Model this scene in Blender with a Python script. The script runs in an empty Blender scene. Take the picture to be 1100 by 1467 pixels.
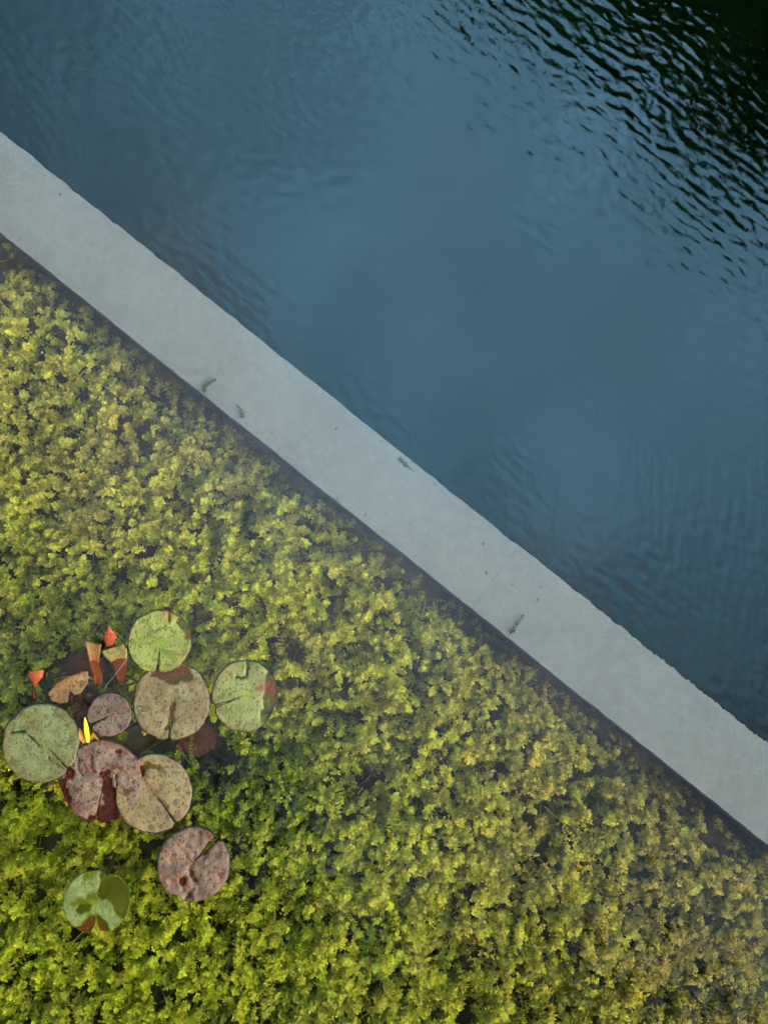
import bpy, bmesh, math, random
import numpy as np
from mathutils import Vector, Matrix
R = math.radians
rng = np.random.default_rng(11)
random.seed(11)
scene = bpy.context.scene
C = scene.collection

# ------------------------------------------------------------------ camera
W0, H0, FPX = 1100.0, 1467.0, 1079.0
TILT, CAMH = R(4.0), 1.65
UX, UY = 0.625, 0.7806                       # heading of the slight tilt: straight across the wall
d0 = Vector((math.sin(TILT) * UX, math.sin(TILT) * UY, -math.cos(TILT))).normalized()
cam_pos = -d0 * (CAMH / math.cos(TILT))
cz = -d0
cx = Vector((0, 1, 0)).cross(cz).normalized()
cy = cz.cross(cx)
cam = bpy.data.cameras.new('camera')
cam.sensor_fit = 'HORIZONTAL'; cam.sensor_width = 36.0; cam.lens = 36.0 * FPX / W0
cam.clip_start = 0.02; cam.clip_end = 2000
cam_o = bpy.data.objects.new('camera', cam)
cam_o.matrix_world = Matrix(((cx.x, cy.x, cz.x, cam_pos.x), (cx.y, cy.y, cz.y, cam_pos.y), (cx.z, cy.z, cz.z, cam_pos.z), (0, 0, 0, 1)))
C.objects.link(cam_o); scene.camera = cam_o

# ------------------------------------------------------------------ sky, sun, exposure
SUN_EL, SUN_AZ = R(34), R(-30)               # azimuth counted from +X towards +Y
world = bpy.data.worlds.new('World'); scene.world = world; world.use_nodes = True
wn, wl = world.node_tree.nodes, world.node_tree.links
wn.clear()
sky = wn.new('ShaderNodeTexSky'); sky.sky_type = 'NISHITA'; sky.sun_disc = False
sky.sun_elevation = SUN_EL; sky.sun_rotation = R(90) - SUN_AZ
sky.air_density = 1.0; sky.dust_density = 0.6; sky.ozone_density = 2.0
VEIL_BLUE, VEIL_GREY = (2.85, 6.2, 9.0), (3.7, 3.6, 4.2)
def wm(op, a, b=None):
    n = wn.new('ShaderNodeMath'); n.operation = op
    for i, v in enumerate((a, b)):
        if v is None: continue
        if isinstance(v, bpy.types.NodeSocket): wl.new(v, n.inputs[i])
        else: n.inputs[i].default_value = v
    return n.outputs[0]
def wmap(v, a, b, c, d):
    n = wn.new('ShaderNodeMapRange'); n.interpolation_type = 'SMOOTHSTEP'; wl.new(v, n.inputs[0])
    for i, k in enumerate((a, b, c, d)): n.inputs[i + 1].default_value = k
    return n.outputs[0]
def wlin(v, a, b, c, d):
    n = wn.new('ShaderNodeMapRange'); wl.new(v, n.inputs[0])
    for i, k in enumerate((a, b, c, d)): n.inputs[i + 1].default_value = k
    return n.outputs[0]
def wmix(f, a, b, mode='MIX'):
    n = wn.new('ShaderNodeMix'); n.data_type = 'RGBA'; n.blend_type = mode
    for i, v in ((0, f), (6, a), (7, b)):
        if isinstance(v, bpy.types.NodeSocket): wl.new(v, n.inputs[i])
        elif i == 0: n.inputs[0].default_value = v
        else: n.inputs[i].default_value = (*v, 1)
    return n.outputs[2]
tc = wn.new('ShaderNodeTexCoord')
def wnoise(scale, detail, rough):
    n = wn.new('ShaderNodeTexNoise'); n.inputs['Scale'].default_value = scale; n.inputs['Detail'].default_value = detail; n.inputs['Roughness'].default_value = rough
    wl.new(tc.outputs['Generated'], n.inputs['Vector']); return n.outputs['Fac']
sp = wn.new('ShaderNodeSeparateXYZ'); wl.new(tc.outputs['Generated'], sp.inputs[0])
# thin high cloud, brightest overhead as under any veiled sky; greyer towards one side
bank = wm('ADD', wm('ADD', wm('MULTIPLY', sp.outputs[0], -UX), wm('MULTIPLY', sp.outputs[1], -UY)), wm('MULTIPLY', wm('SUBTRACT', wnoise(2.1, 4, 0.55), 0.5), 0.9))
veil = wmix(wmap(bank, -0.26, 0.16, 0.0, 1.0), VEIL_BLUE, VEIL_GREY)
high = wm('ADD', wm('ADD', wm('MULTIPLY', sp.outputs[2], 0.906), wm('MULTIPLY', sp.outputs[1], 0.38)), wm('MULTIPLY', sp.outputs[0], 0.17))
lum = wm('MULTIPLY', wlin(high, 0.75, 1.0, 0.16, 1.04), wmap(wnoise(9.0, 6, 0.66), 0.25, 0.75, 0.68, 1.26))
veil = wmix(1.0, veil, lum, 'MULTIPLY')
skyc = wmix(0.82, sky.outputs['Color'], veil)
bg = wn.new('ShaderNodeBackground'); bg.inputs['Strength'].default_value = 0.13
wo = wn.new('ShaderNodeOutputWorld')
wl.new(skyc, bg.inputs['Color']); wl.new(bg.outputs[0], wo.inputs['Surface'])

sun = bpy.data.lights.new('sun', 'SUN'); sun.energy = 1.5; sun.angle = R(22); sun.color = (1.0, 0.95, 0.86)
sun_o = bpy.data.objects.new('sun', sun); C.objects.link(sun_o)
sd = Vector((math.cos(SUN_EL) * math.cos(SUN_AZ), math.cos(SUN_EL) * math.sin(SUN_AZ), math.sin(SUN_EL)))
sun_o.rotation_euler = sd.to_track_quat('Z', 'Y').to_euler()

vs = scene.view_settings
vs.view_transform = 'Standard'; vs.look = 'None'; vs.exposure = 3.2; vs.gamma = 1.0; vs.use_curve_mapping = False
scene.render.engine = 'CYCLES'
cyc = scene.cycles
cyc.max_bounces = 10; cyc.diffuse_bounces = 3; cyc.glossy_bounces = 4; cyc.transmission_bounces = 8; cyc.volume_bounces = 0
cyc.caustics_reflective = False; cyc.caustics_refractive = True; cyc.blur_glossy = 0.3
cyc.sample_clamp_indirect = 6.0
cyc.use_denoising = True

# ------------------------------------------------------------------ helpers
def ray(px, py):
    return (cx * ((px - W0 / 2) / FPX) + cy * ((H0 / 2 - py) / FPX) - cz).normalized()

def at(px, py, z=0.0):
    """Place in the pool at height z that the photograph shows at that pixel (bent at the water surface when below it)."""
    d = ray(px, py)
    p = cam_pos.copy()
    if z >= 0:
        return p + d * ((z - p.z) / d.z)
    p = p + d * (-p.z / d.z)
    k = 1 / 1.333
    tx, ty = d.x * k, d.y * k
    dz = -math.sqrt(max(1e-6, 1 - tx * tx - ty * ty))
    return p + Vector((tx, ty, dz)) * (z / dz)

def _hash(ix, iy, seed):
    n = (ix * 374761393 + iy * 668265263 + seed * 144665) & 0xFFFFFFFF
    n = ((n ^ (n >> 13)) * 1274126177) & 0xFFFFFFFF
    return ((n ^ (n >> 16)) & 0xFFFF) / 65535.0

def vnoise(x, y, seed=0, octaves=3):
    x = np.asarray(x, float); y = np.asarray(y, float)
    out = np.zeros(np.broadcast(x, y).shape); amp, tot = 1.0, 0.0
    for o in range(octaves):
        fx, fy = x * 2 ** o, y * 2 ** o
        ix, iy = np.floor(fx).astype(np.int64), np.floor(fy).astype(np.int64)
        u, v = fx - ix, fy - iy
        u = u * u * (3 - 2 * u); v = v * v * (3 - 2 * v)
        s = seed * 17 + o * 101
        a = _hash(ix, iy, s) * (1 - u) + _hash(ix + 1, iy, s) * u
        b = _hash(ix, iy + 1, s) * (1 - u) + _hash(ix + 1, iy + 1, s) * u
        out = out + amp * (a * (1 - v) + b * v); tot += amp; amp *= 0.5
    return out / tot

def sstep(a, b, x):
    t = np.clip((np.asarray(x, float) - a) / (b - a), 0, 1)
    return t * t * (3 - 2 * t)

def mesh_obj(name, verts, faces, mat=None, parent=None, smooth=True, cols=None, loc=None):
    me = bpy.data.meshes.new(name)
    me.from_pydata([tuple(v) for v in verts], [], [tuple(f) for f in faces])
    return finish(name, me, mat, parent, smooth, cols, loc)

def finish(name, me, mat, parent, smooth=True, cols=None, loc=None):
    if smooth: me.polygons.foreach_set('use_smooth', [True] * len(me.polygons))
    if cols is not None:
        a = me.color_attributes.new('col', 'FLOAT_COLOR', 'POINT')
        c = np.ones((len(me.vertices), 4), np.float32); c[:, :3] = np.asarray(cols, np.float32)[:, :3]
        a.data.foreach_set('color', c.ravel())
    if mat: me.materials.append(mat)
    me.update()
    o = bpy.data.objects.new(name, me); C.objects.link(o)
    if loc is not None: o.location = loc
    if parent: o.parent = parent
    return o

def big_mesh(name, V, Q, mat, cols=None, parent=None, smooth=False):
    """V (n,3), Q (m,k) all faces with the same corner count."""
    me = bpy.data.meshes.new(name)
    n, m, k = len(V), len(Q), Q.shape[1]
    me.vertices.add(n); me.vertices.foreach_set('co', np.ascontiguousarray(V, np.float32).ravel())
    me.loops.add(m * k); me.loops.foreach_set('vertex_index', np.ascontiguousarray(Q, np.int32).ravel())
    me.polygons.add(m); me.polygons.foreach_set('loop_start', np.arange(0, m * k, k, dtype=np.int32))
    me.update(calc_edges=True)
    return finish(name, me, mat, parent, smooth, cols)

def empty(name, loc):
    o = bpy.data.objects.new(name, None); o.location = loc; o.empty_display_size = 0.05
    C.objects.link(o); return o

def tag(o, label, cat, group=None):
    o['label'] = label; o['category'] = cat
    if group: o['group'] = group
    return o

def struct(o, label=None):
    o['kind'] = 'structure'
    if label: o['label'] = label
    return o

def tube(path, radii, n=7):
    path = [Vector(p) for p in path]
    V, F = [], []
    for i, p in enumerate(path):
        t = (path[min(i + 1, len(path) - 1)] - path[max(i - 1, 0)]).normalized()
        a = t.cross(Vector((0.3, 0.2, 1)))
        if a.length < 0.05: a = t.cross(Vector((1, 0, 0)))
        a.normalize(); b = t.cross(a)
        for k in range(n):
            w = 2 * math.pi * k / n
            V.append(p + (a * math.cos(w) + b * math.sin(w)) * radii[i])
    for i in range(len(path) - 1):
        for k in range(n):
            F.append((i * n + k, i * n + (k + 1) % n, (i + 1) * n + (k + 1) % n, (i + 1) * n + k))
    F.append(tuple(range(n))[::-1]); F.append(tuple((len(path) - 1) * n + k for k in range(n)))
    return V, F

# ------------------------------------------------------------------ materials
def new_mat(name):
    m = bpy.data.materials.new(name); m.use_nodes = True
    nt = m.node_tree; nt.nodes.clear()
    out = nt.nodes.new('ShaderNodeOutputMaterial')
    b = nt.nodes.new('ShaderNodeBsdfPrincipled')
    nt.links.new(b.outputs[0], out.inputs['Surface'])
    return m, nt, b, out

def N(nt, t, **kw):
    n = nt.nodes.new('ShaderNode' + t)
    for k, v in kw.items():
        if k in n.inputs: n.inputs[k].default_value = v
        else: setattr(n, k, v)
    return n

def mixc(nt, fac, a, b, mode='MIX'):
    m = nt.nodes.new('ShaderNodeMix'); m.data_type = 'RGBA'; m.blend_type = mode
    for i, v in ((0, fac), (6, a), (7, b)):
        if hasattr(v, 'links') or isinstance(v, bpy.types.NodeSocket): nt.links.new(v, m.inputs[i])
        elif i == 0: m.inputs[0].default_value = v
        else: m.inputs[i].default_value = (*v, 1)
    return m.outputs[2]

def math_n(nt, op, a, b=None, clamp=False):
    m = nt.nodes.new('ShaderNodeMath'); m.operation = op; m.use_clamp = clamp
    for i, v in enumerate((a, b)):
        if v is None: continue
        if isinstance(v, bpy.types.NodeSocket): nt.links.new(v, m.inputs[i])
        else: m.inputs[i].default_value = v
    return m.outputs[0]

def rng_n(nt, v, a, b, c=0.0, d=1.0, smooth=True):
    m = nt.nodes.new('ShaderNodeMapRange')
    if smooth: m.interpolation_type = 'SMOOTHSTEP'
    nt.links.new(v, m.inputs[0])
    for i, k in enumerate((a, b, c, d)): m.inputs[i + 1].default_value = k
    return m.outputs[0]

def noise_n(nt, scale, detail=3, rough=0.55, vec=None, out='Fac'):
    n = N(nt, 'TexNoise', Scale=scale, Detail=detail, Roughness=rough)
    if vec is not None: nt.links.new(vec, n.inputs['Vector'])
    return n.outputs[out]

def pos(nt): return nt.nodes.new('ShaderNodeNewGeometry').outputs['Position']

def plain(name, col, rough=0.7, var=0.25, scale=30.0, spec=0.3):
    m, nt, b, out = new_mat(name)
    p = pos(nt)
    f = noise_n(nt, scale, 4, 0.6, p)
    f = rng_n(nt, f, 0.3, 0.7)
    c = mixc(nt, f, tuple(x * (1 - var) for x in col), tuple(min(1, x * (1 + var)) for x in col))
    nt.links.new(c, b.inputs['Base Color']); b.inputs['Roughness'].default_value = rough
    b.inputs['Specular IOR Level'].default_value = spec
    return m

# concrete of the wall
def concrete_mat():
    m, nt, b, out = new_mat('concrete')
    p = pos(nt)
    base = mixc(nt, rng_n(nt, noise_n(nt, 5, 4, 0.6, p), 0.3, 0.7), (0.114, 0.100, 0.090), (0.128, 0.113, 0.102))
    base = mixc(nt, rng_n(nt, noise_n(nt, 38, 5, 0.65, p), 0.35, 0.75, 0, 0.55), base, (0.150, 0.134, 0.121))
    alg = rng_n(nt, noise_n(nt, 2.6, 5, 0.65, p), 0.5, 0.78, 0, 0.35)
    base = mixc(nt, alg, base, (0.098, 0.091, 0.070))
    v = N(nt, 'TexVoronoi', Scale=34.0); nt.links.new(p, v.inputs['Vector'])
    sp = math_n(nt, 'MULTIPLY', rng_n(nt, v.outputs['Distance'], 0.07, 0.12, 1, 0), rng_n(nt, v.outputs['Color'], 0.55, 0.60, 0, 0.7))
    base = mixc(nt, sp, base, (0.09, 0.085, 0.065))
    base = mixc(nt, rng_n(nt, noise_n(nt, 200, 3, 0.6, p), 0.56, 0.72, 0, 0.5), base, (0.075, 0.066, 0.054))
    nt.links.new(base, b.inputs['Base Color'])
    b.inputs['Roughness'].default_value = 0.9; b.inputs['Specular IOR Level'].default_value = 0.1
    bp = N(nt, 'Bump', Strength=0.6, Distance=0.004)
    nt.links.new(noise_n(nt, 55, 6, 0.7, p), bp.inputs['Height']); nt.links.new(bp.outputs[0], b.inputs['Normal'])
    return m

# water: true refraction with ripples, and the green-blue water itself
def water_mat():
    m, nt, b, out = new_mat('pool_water')
    b.inputs['Base Color'].default_value = (1, 1, 1, 1)
    b.inputs['Roughness'].default_value = 0.0
    b.inputs['IOR'].default_value = 1.333
    b.inputs['Transmission Weight'].default_value = 1.0
    p = pos(nt)
    sep = N(nt, 'SeparateXYZ'); nt.links.new(p, sep.inputs[0])
    # distance across the wall: weed damps the ripples on its side
    dist = math_n(nt, 'ADD', math_n(nt, 'MULTIPLY', sep.outputs[0], UX), math_n(nt, 'MULTIPLY', sep.outputs[1], UY))
    amp = rng_n(nt, dist, -0.25, 0.62, 0.16, 1.0)
    gust = rng_n(nt, noise_n(nt, 1.3, 2, 0.5, p), 0.3, 0.7, 0.65, 1.25)
    cr_ = N(nt, 'CombineXYZ')
    nt.links.new(math_n(nt, 'MULTIPLY', dist, 1.25), cr_.inputs[0])
    nt.links.new(math_n(nt, 'MULTIPLY', math_n(nt, 'ADD', math_n(nt, 'MULTIPLY', sep.outputs[0], UY), math_n(nt, 'MULTIPLY', sep.outputs[1], -UX)), 0.62), cr_.inputs[1])
    h1 = math_n(nt, 'MULTIPLY', noise_n(nt, 42, 0.7, 0.35, cr_.outputs[0]), 0.00155)
    h2 = math_n(nt, 'MULTIPLY', noise_n(nt, 55, 0.5, 0.4, p), 0.0005)
    h3 = math_n(nt, 'MULTIPLY', noise_n(nt, 3.2, 1, 0.4, p), 0.0035)
    mp = N(nt, 'Mapping'); mp.inputs['Scale'].default_value = (1.0, 0.26, 1.0); mp.inputs['Rotation'].default_value = (0, 0, R(-6)); nt.links.new(p, mp.inputs['Vector'])
    h4 = math_n(nt, 'MULTIPLY', math_n(nt, 'MULTIPLY', noise_n(nt, 60, 1, 0.4, mp.outputs[0]), 0.0015), math_n(nt, 'MULTIPLY', math_n(nt, 'MULTIPLY', rng_n(nt, sep.outputs[0], 0.1, 0.75), rng_n(nt, sep.outputs[1], 0.40, 0.05)), rng_n(nt, dist, -0.02, 0.10)))
    h = math_n(nt, 'ADD', math_n(nt, 'ADD', h1, h2), h3)
    h = math_n(nt, 'MULTIPLY', math_n(nt, 'MULTIPLY', h, amp), gust)
    h = math_n(nt, 'ADD', h, h4)
    bp = N(nt, 'Bump', Strength=1.0, Distance=1.0)
    nt.links.new(h, bp.inputs['Height']); nt.links.new(bp.outputs[0], b.inputs['Normal'])
    va = N(nt, 'VolumeAbsorption', Density=1.0); va.inputs['Color'].default_value = (0.60, 0.80, 0.62, 1)
    nt.links.new(va.outputs[0], out.inputs['Volume'])
    return m

def weed_mat(name='waterweed'):
    m, nt, b, out = new_mat(name)
    a = N(nt, 'Attribute', attribute_name='col')
    f = rng_n(nt, noise_n(nt, 150, 2, 0.5, pos(nt)), 0.3, 0.7, 0.88, 1.1)
    c = mixc(nt, 1.0, a.outputs['Color'], (1, 1, 1), 'MULTIPLY')
    hs = N(nt, 'HueSaturation'); nt.links.new(c, hs.inputs['Color']); nt.links.new(f, hs.inputs['Value'])
    nt.links.new(hs.outputs[0], b.inputs['Base Color']); b.inputs['Roughness'].default_value = 0.6
    b.inputs['Specular IOR Level'].default_value = 0.05
    tr = N(nt, 'BsdfTranslucent'); nt.links.new(hs.outputs[0], tr.inputs['Color'])
    mx = N(nt, 'MixShader'); mx.inputs[0].default_value = 0.46
    nt.links.new(b.outputs[0], mx.inputs[1]); nt.links.new(tr.outputs[0], mx.inputs[2]); nt.links.new(mx.outputs[0], out.inputs['Surface'])
    return m

def pad_mat(name, dry, dry2, wet, hub, accent, rim, seed, spots=0.8):
    """Waxy pale bloom where the blade is dry, leaf colour in the droplets and where it is awash; rim/hub/accent by vertex attribute."""
    dry, dry2, wet, hub, accent = [tuple(x * k for x, k in zip(c, PADK)) for c in (dry, dry2, wet, hub, accent)]
    m, nt, b, out = new_mat(name)
    geo = nt.nodes.new('ShaderNodeNewGeometry'); p0 = geo.outputs['Position']
    mp = N(nt, 'VectorMath', operation='ADD'); nt.links.new(p0, mp.inputs[0]); mp.inputs[1].default_value = (seed * 3.7, seed * 1.9, 0)
    p = mp.outputs[0]
    at_ = N(nt, 'Attribute', attribute_name='col')
    sep = N(nt, 'SeparateColor'); nt.links.new(at_.outputs['Color'], sep.inputs[0])
    wetc = mixc(nt, rng_n(nt, noise_n(nt, 22, 3, 0.6, p), 0.35, 0.65), tuple(x * 0.95 for x in wet), tuple(x * 0.68 for x in wet))
    wetc = mixc(nt, sep.outputs[2], wetc, accent)
    dryc = mixc(nt, rng_n(nt, noise_n(nt, 20, 4, 0.65, p), 0.38, 0.62), tuple(x * 1.32 for x in dry), tuple(x * 1.02 for x in dry2))
    dryc = mixc(nt, math_n(nt, 'MULTIPLY', sep.outputs[2], 0.6), dryc, accent)
    dryc = mixc(nt, rng_n(nt, noise_n(nt, 190, 4, 0.7, p), 0.40, 0.60, 0, 0.28), dryc, wetc)
    # droplets of three sizes
    drop = None
    for sc, th, gate in ((70, 0.40, 0.50), (135, 0.50, 0.25), (240, 0.46, 0.30)):
        v = N(nt, 'TexVoronoi', Scale=float(sc)); nt.links.new(p, v.inputs['Vector'])
        dsc = N(nt, 'SeparateColor'); nt.links.new(v.outputs['Color'], dsc.inputs[0])
        lim = math_n(nt, 'SUBTRACT', math_n(nt, 'MULTIPLY', rng_n(nt, dsc.outputs[0], gate, 1.0, 0.0, 1.0, False), th), v.outputs['Distance'])
        s = rng_n(nt, lim, -0.02, 0.07)
        drop = s if drop is None else math_n(nt, 'MAXIMUM', drop, s)
    film = rng_n(nt, noise_n(nt, 38, 2, 0.5, p), 0.62, 0.65)
    drop = math_n(nt, 'MAXIMUM', drop, film)
    dropc = mixc(nt, 0.85, dryc, wetc)
    top = mixc(nt, math_n(nt, 'MULTIPLY', drop, spots), dryc, dropc)
    edge = rng_n(nt, math_n(nt, 'MULTIPLY', drop, math_n(nt, 'SUBTRACT', 1.0, drop)), 0.06, 0.24, 0, 0.7)
    top = mixc(nt, edge, top, tuple(x * 0.35 for x in wet))
    sz = N(nt, 'SeparateXYZ'); nt.links.new(p0, sz.inputs[0])
    zz = math_n(nt, 'ADD', sz.outputs[2], math_n(nt, 'MULTIPLY', math_n(nt, 'SUBTRACT', noise_n(nt, 60, 3, 0.6, p), 0.5), 0.0022))
    isdry = rng_n(nt, zz, 0.0003, 0.0011)
    col = mixc(nt, isdry, wetc, top)
    col = mixc(nt, math_n(nt, 'MULTIPLY', sep.outputs[1], 0.85), col, hub)
    col = mixc(nt, sep.outputs[0], col, rim)
    col = mixc(nt, geo.outputs['Backfacing'], col, tuple(x * 0.6 for x in rim))
    nt.links.new(col, b.inputs['Base Color'])
    ro = rng_n(nt, drop, 0.2, 0.8, 0.6, 0.4); nt.links.new(ro, b.inputs['Roughness'])
    nt.links.new(rng_n(nt, isdry, 0.0, 1.0, 0.04, 0.24), b.inputs['Specular IOR Level'])     # under water the leaf hardly shines
    bp = N(nt, 'Bump', Strength=0.8, Distance=0.0016)
    hh = math_n(nt, 'ADD', math_n(nt, 'MULTIPLY', drop, 0.6), noise_n(nt, 120, 4, 0.6, p))
    nt.links.new(hh, bp.inputs['Height']); nt.links.new(bp.outputs[0], b.inputs['Normal'])
    return m

PADK = (0.55, 0.41, 0.225)
def leaf_mat(name, col, var=0.35):
    m, nt, b, out = new_mat(name)
    p = pos(nt)
    c = mixc(nt, rng_n(nt, noise_n(nt, 3.0, 3, 0.6, p), 0.3, 0.7), tuple(x * (1 - var) for x in col), tuple(x * (1 + var) for x in col))
    nt.links.new(c, b.inputs['Base Color']); b.inputs['Roughness'].default_value = 0.6
    return m

M_conc = concrete_mat(); M_water = water_mat(); M_weed = weed_mat()
M_bed = plain('silt', (0.085, 0.050, 0.026), 0.95, 0.45, 14, 0.05)
M_floor = plain('pool_liner', (0.002, 0.006, 0.0015), 0.9, 0.3, 2.0, 0.05)
M_grass = plain('grass', (0.045, 0.085, 0.022), 0.9, 0.4, 3.0, 0.1)
M_stone = plain('coping_stone', (0.26, 0.25, 0.22), 0.85, 0.2, 8.0, 0.2)
M_bark = plain('bark', (0.07, 0.05, 0.035), 0.9, 0.4, 12.0, 0.1)
M_tree = leaf_mat('tree_leaves', (0.035, 0.07, 0.018))

# ------------------------------------------------------------------ large structure
PH = 5.2                                         # half width of the pool
ZB, ZF, ZW = -0.42, -2.1, -0.20                  # planting bed, pool floor, top of the submerged wall

def ring_sheet(name, inner, outer, z, mat):
    i, o = inner, outer
    V = [(-i, -i, z), (i, -i, z), (i, i, z), (-i, i, z), (-o, -o, z), (o, -o, z), (o, o, z), (-o, o, z)]
    F = [(0, 4, 5, 1), (1, 5, 6, 2), (2, 6, 7, 3), (3, 7, 4, 0)]
    F = [tuple(reversed(f)) for f in F]
    return mesh_obj(name, V, F, mat, smooth=False)
struct(ring_sheet('ground', PH + 0.3, 600, 0.12, M_grass), 'grassy ground around the pool')

def pool_shell():
    i, o, t, b = PH, PH + 0.32, 0.16, ZF - 0.25
    V, F = [], []
    for r, z in ((i, b), (i, t - 0.02), (i + 0.02, t), (o - 0.02, t), (o, t - 0.02), (o, 0.0)):
        V += [(-r, -r, z), (r, -r, z), (r, r, z), (-r, r, z)]
    for k in range(5):
        for j in range(4):
            F.append((k * 4 + j, (k + 1) * 4 + j, (k + 1) * 4 + (j + 1) % 4, k * 4 + (j + 1) % 4))
    return mesh_obj('pool_surround', V, F, M_stone, smooth=False)
struct(pool_shell(), 'stone edge around the whole pool')

def grid_sheet(name, half, z, n, amp, mat, seed):
    g = np.linspace(-half, half, n)
    X, Y = np.meshgrid(g, g)
    Z = z + amp * (vnoise(X * 2.2 + 40, Y * 2.2 + 40, seed, 4) - 0.5)
    V = np.stack([X, Y, Z], -1).reshape(-1, 3)
    idx = np.arange(n * n).reshape(n, n)
    Q = np.stack([idx[:-1, :-1], idx[:-1, 1:], idx[1:, 1:], idx[1:, :-1]], -1).reshape(-1, 4)
    return big_mesh(name, V, Q, mat, smooth=True)
struct(grid_sheet('pool_floor', PH - 0.01, ZF, 60, 0.1, M_floor, 3), 'dark green floor of the deep side')

# wall edges, read off at the depth of its top
a0, a1 = at(0, 333, ZW), at(1100, 1213, ZW)       # planted side
b0, b1 = at(0, 187, ZW), at(1100, 1064, ZW)       # deep side
wdir = ((a1 - a0).normalized() + (b1 - b0).normalized()).normalized()
wn_ = Vector((-wdir.y, wdir.x, 0))
if wn_.x * UX + wn_.y * UY < 0: wn_ = -wn_
ca = (a0.dot(wn_) + a1.dot(wn_)) / 2
cb = (b0.dot(wn_) + b1.dot(wn_)) / 2
def across(x, y): return x * wn_.x + y * wn_.y   # signed distance along the wall's normal

# planting bed: the shallow half, cut at the wall
def bed():
    n = 150
    u = np.linspace(-7.2, 7.2, n); v = np.concatenate([np.linspace(-7.3, -2.2, 14)[:-1], np.linspace(-2.2, ca + 0.02, 90)])
    U, Vv = np.meshgrid(u, v)
    X = U * wdir.x + Vv * wn_.x; Y = U * wdir.y + Vv * wn_.y
    Z = ZB + 0.10 * (vnoise(X * 3 + 30, Y * 3 + 30, 5, 4) - 0.5) + 0.02 * (vnoise(X * 30 + 300, Y * 30 + 300, 6, 2) - 0.5)
    lim = PH - 0.002
    P = np.stack([np.clip(X, -lim, lim), np.clip(Y, -lim, lim), Z], -1)
    idx = np.arange(U.size).reshape(U.shape)
    Q = np.stack([idx[:-1, :-1], idx[:-1, 1:], idx[1:, 1:], idx[1:, :-1]], -1).reshape(-1, 4)
    return big_mesh('planting_bed', P.reshape(-1, 3), Q, M_bed, smooth=True)
struct(bed(), 'dark silt bed under the waterweed')

# the submerged concrete wall, two cast lengths meeting at a hairline joint
wall = empty('pool_wall', (0, 0, ZF))
tag(wall, 'pale concrete wall running diagonally under water between weed bed and deep pool', 'wall')
jt = at(714, 820, ZW); jt_u = jt.x * wdir.x + jt.y * wdir.y
def wall_len(u0, u1, seed, lab):
    us = np.concatenate([np.arange(u0, u1, 0.012 if max(abs(u0), abs(u1)) < 90 else 1), [u1]])
    prof = [(0, ZF + 0.0), (0, ZB), (0.0, ZW - 0.012), (0.004, ZW - 0.004), (0.012, ZW), (0.30, ZW), (0.7, ZW), (0.988, ZW), (0.996, ZW - 0.004), (1.0, ZW - 0.012), (1.0, ZB), (1.0, ZF)]
    wdt = cb - ca
    V, k = [], len(prof)
    for i, u in enumerate(us):
        e0 = 0.004 * (vnoise(u * 7 + 50, 3.3, seed, 3) - 0.5)
        e1 = 0.004 * (vnoise(u * 26 + 50, 9.1, seed, 4) - 0.5)
        pinch = 0.0003 if (i == 0 or i == len(us) - 1) else 0.0
        for (f, z) in prof:
            q = ca + f * wdt + (e0 if f < 0.2 else 0) + (e1 if f > 0.8 else 0)
            zz = z + (0.003 * (vnoise(u * 5 + 20, f * 2 + 7, seed + 1, 3) - 0.5) if z > ZB else 0) - (pinch if z > ZB else 0)
            V.append((u * wdir.x + q * wn_.x, u * wdir.y + q * wn_.y, zz - ZF))
    F = [(i * k + j, i * k + j + 1, (i + 1) * k + j + 1, (i + 1) * k + j) for i in range(len(us) - 1) for j in range(k - 1)]
    F.append(tuple(range(k))); F.append(tuple(reversed([(len(us) - 1) * k + j for j in range(k)])))
    return mesh_obj('concrete_segment', V, F, M_conc, wall, smooth=False)
wall_len(-5.4, jt_u - 0.00025, 1, ''); wall_len(jt_u + 0.00025, 5.4, 2, '')

# water body: rippled surface, sides hidden in the pool surround
def water():
    h = PH + 0.04
    V = [(-h, -h, 0), (h, -h, 0), (h, h, 0), (-h, h, 0), (-h, -h, ZF - 0.2), (h, -h, ZF - 0.2), (h, h, ZF - 0.2), (-h, h, ZF - 0.2)]
    F = [(0, 1, 2, 3), (7, 6, 5, 4), (0, 4, 5, 1), (1, 5, 6, 2), (2, 6, 7, 3), (3, 7, 4, 0)]
    return mesh_obj('water', V, F, M_water, smooth=False)
struct(water(), 'clear rippled pool water')

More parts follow.
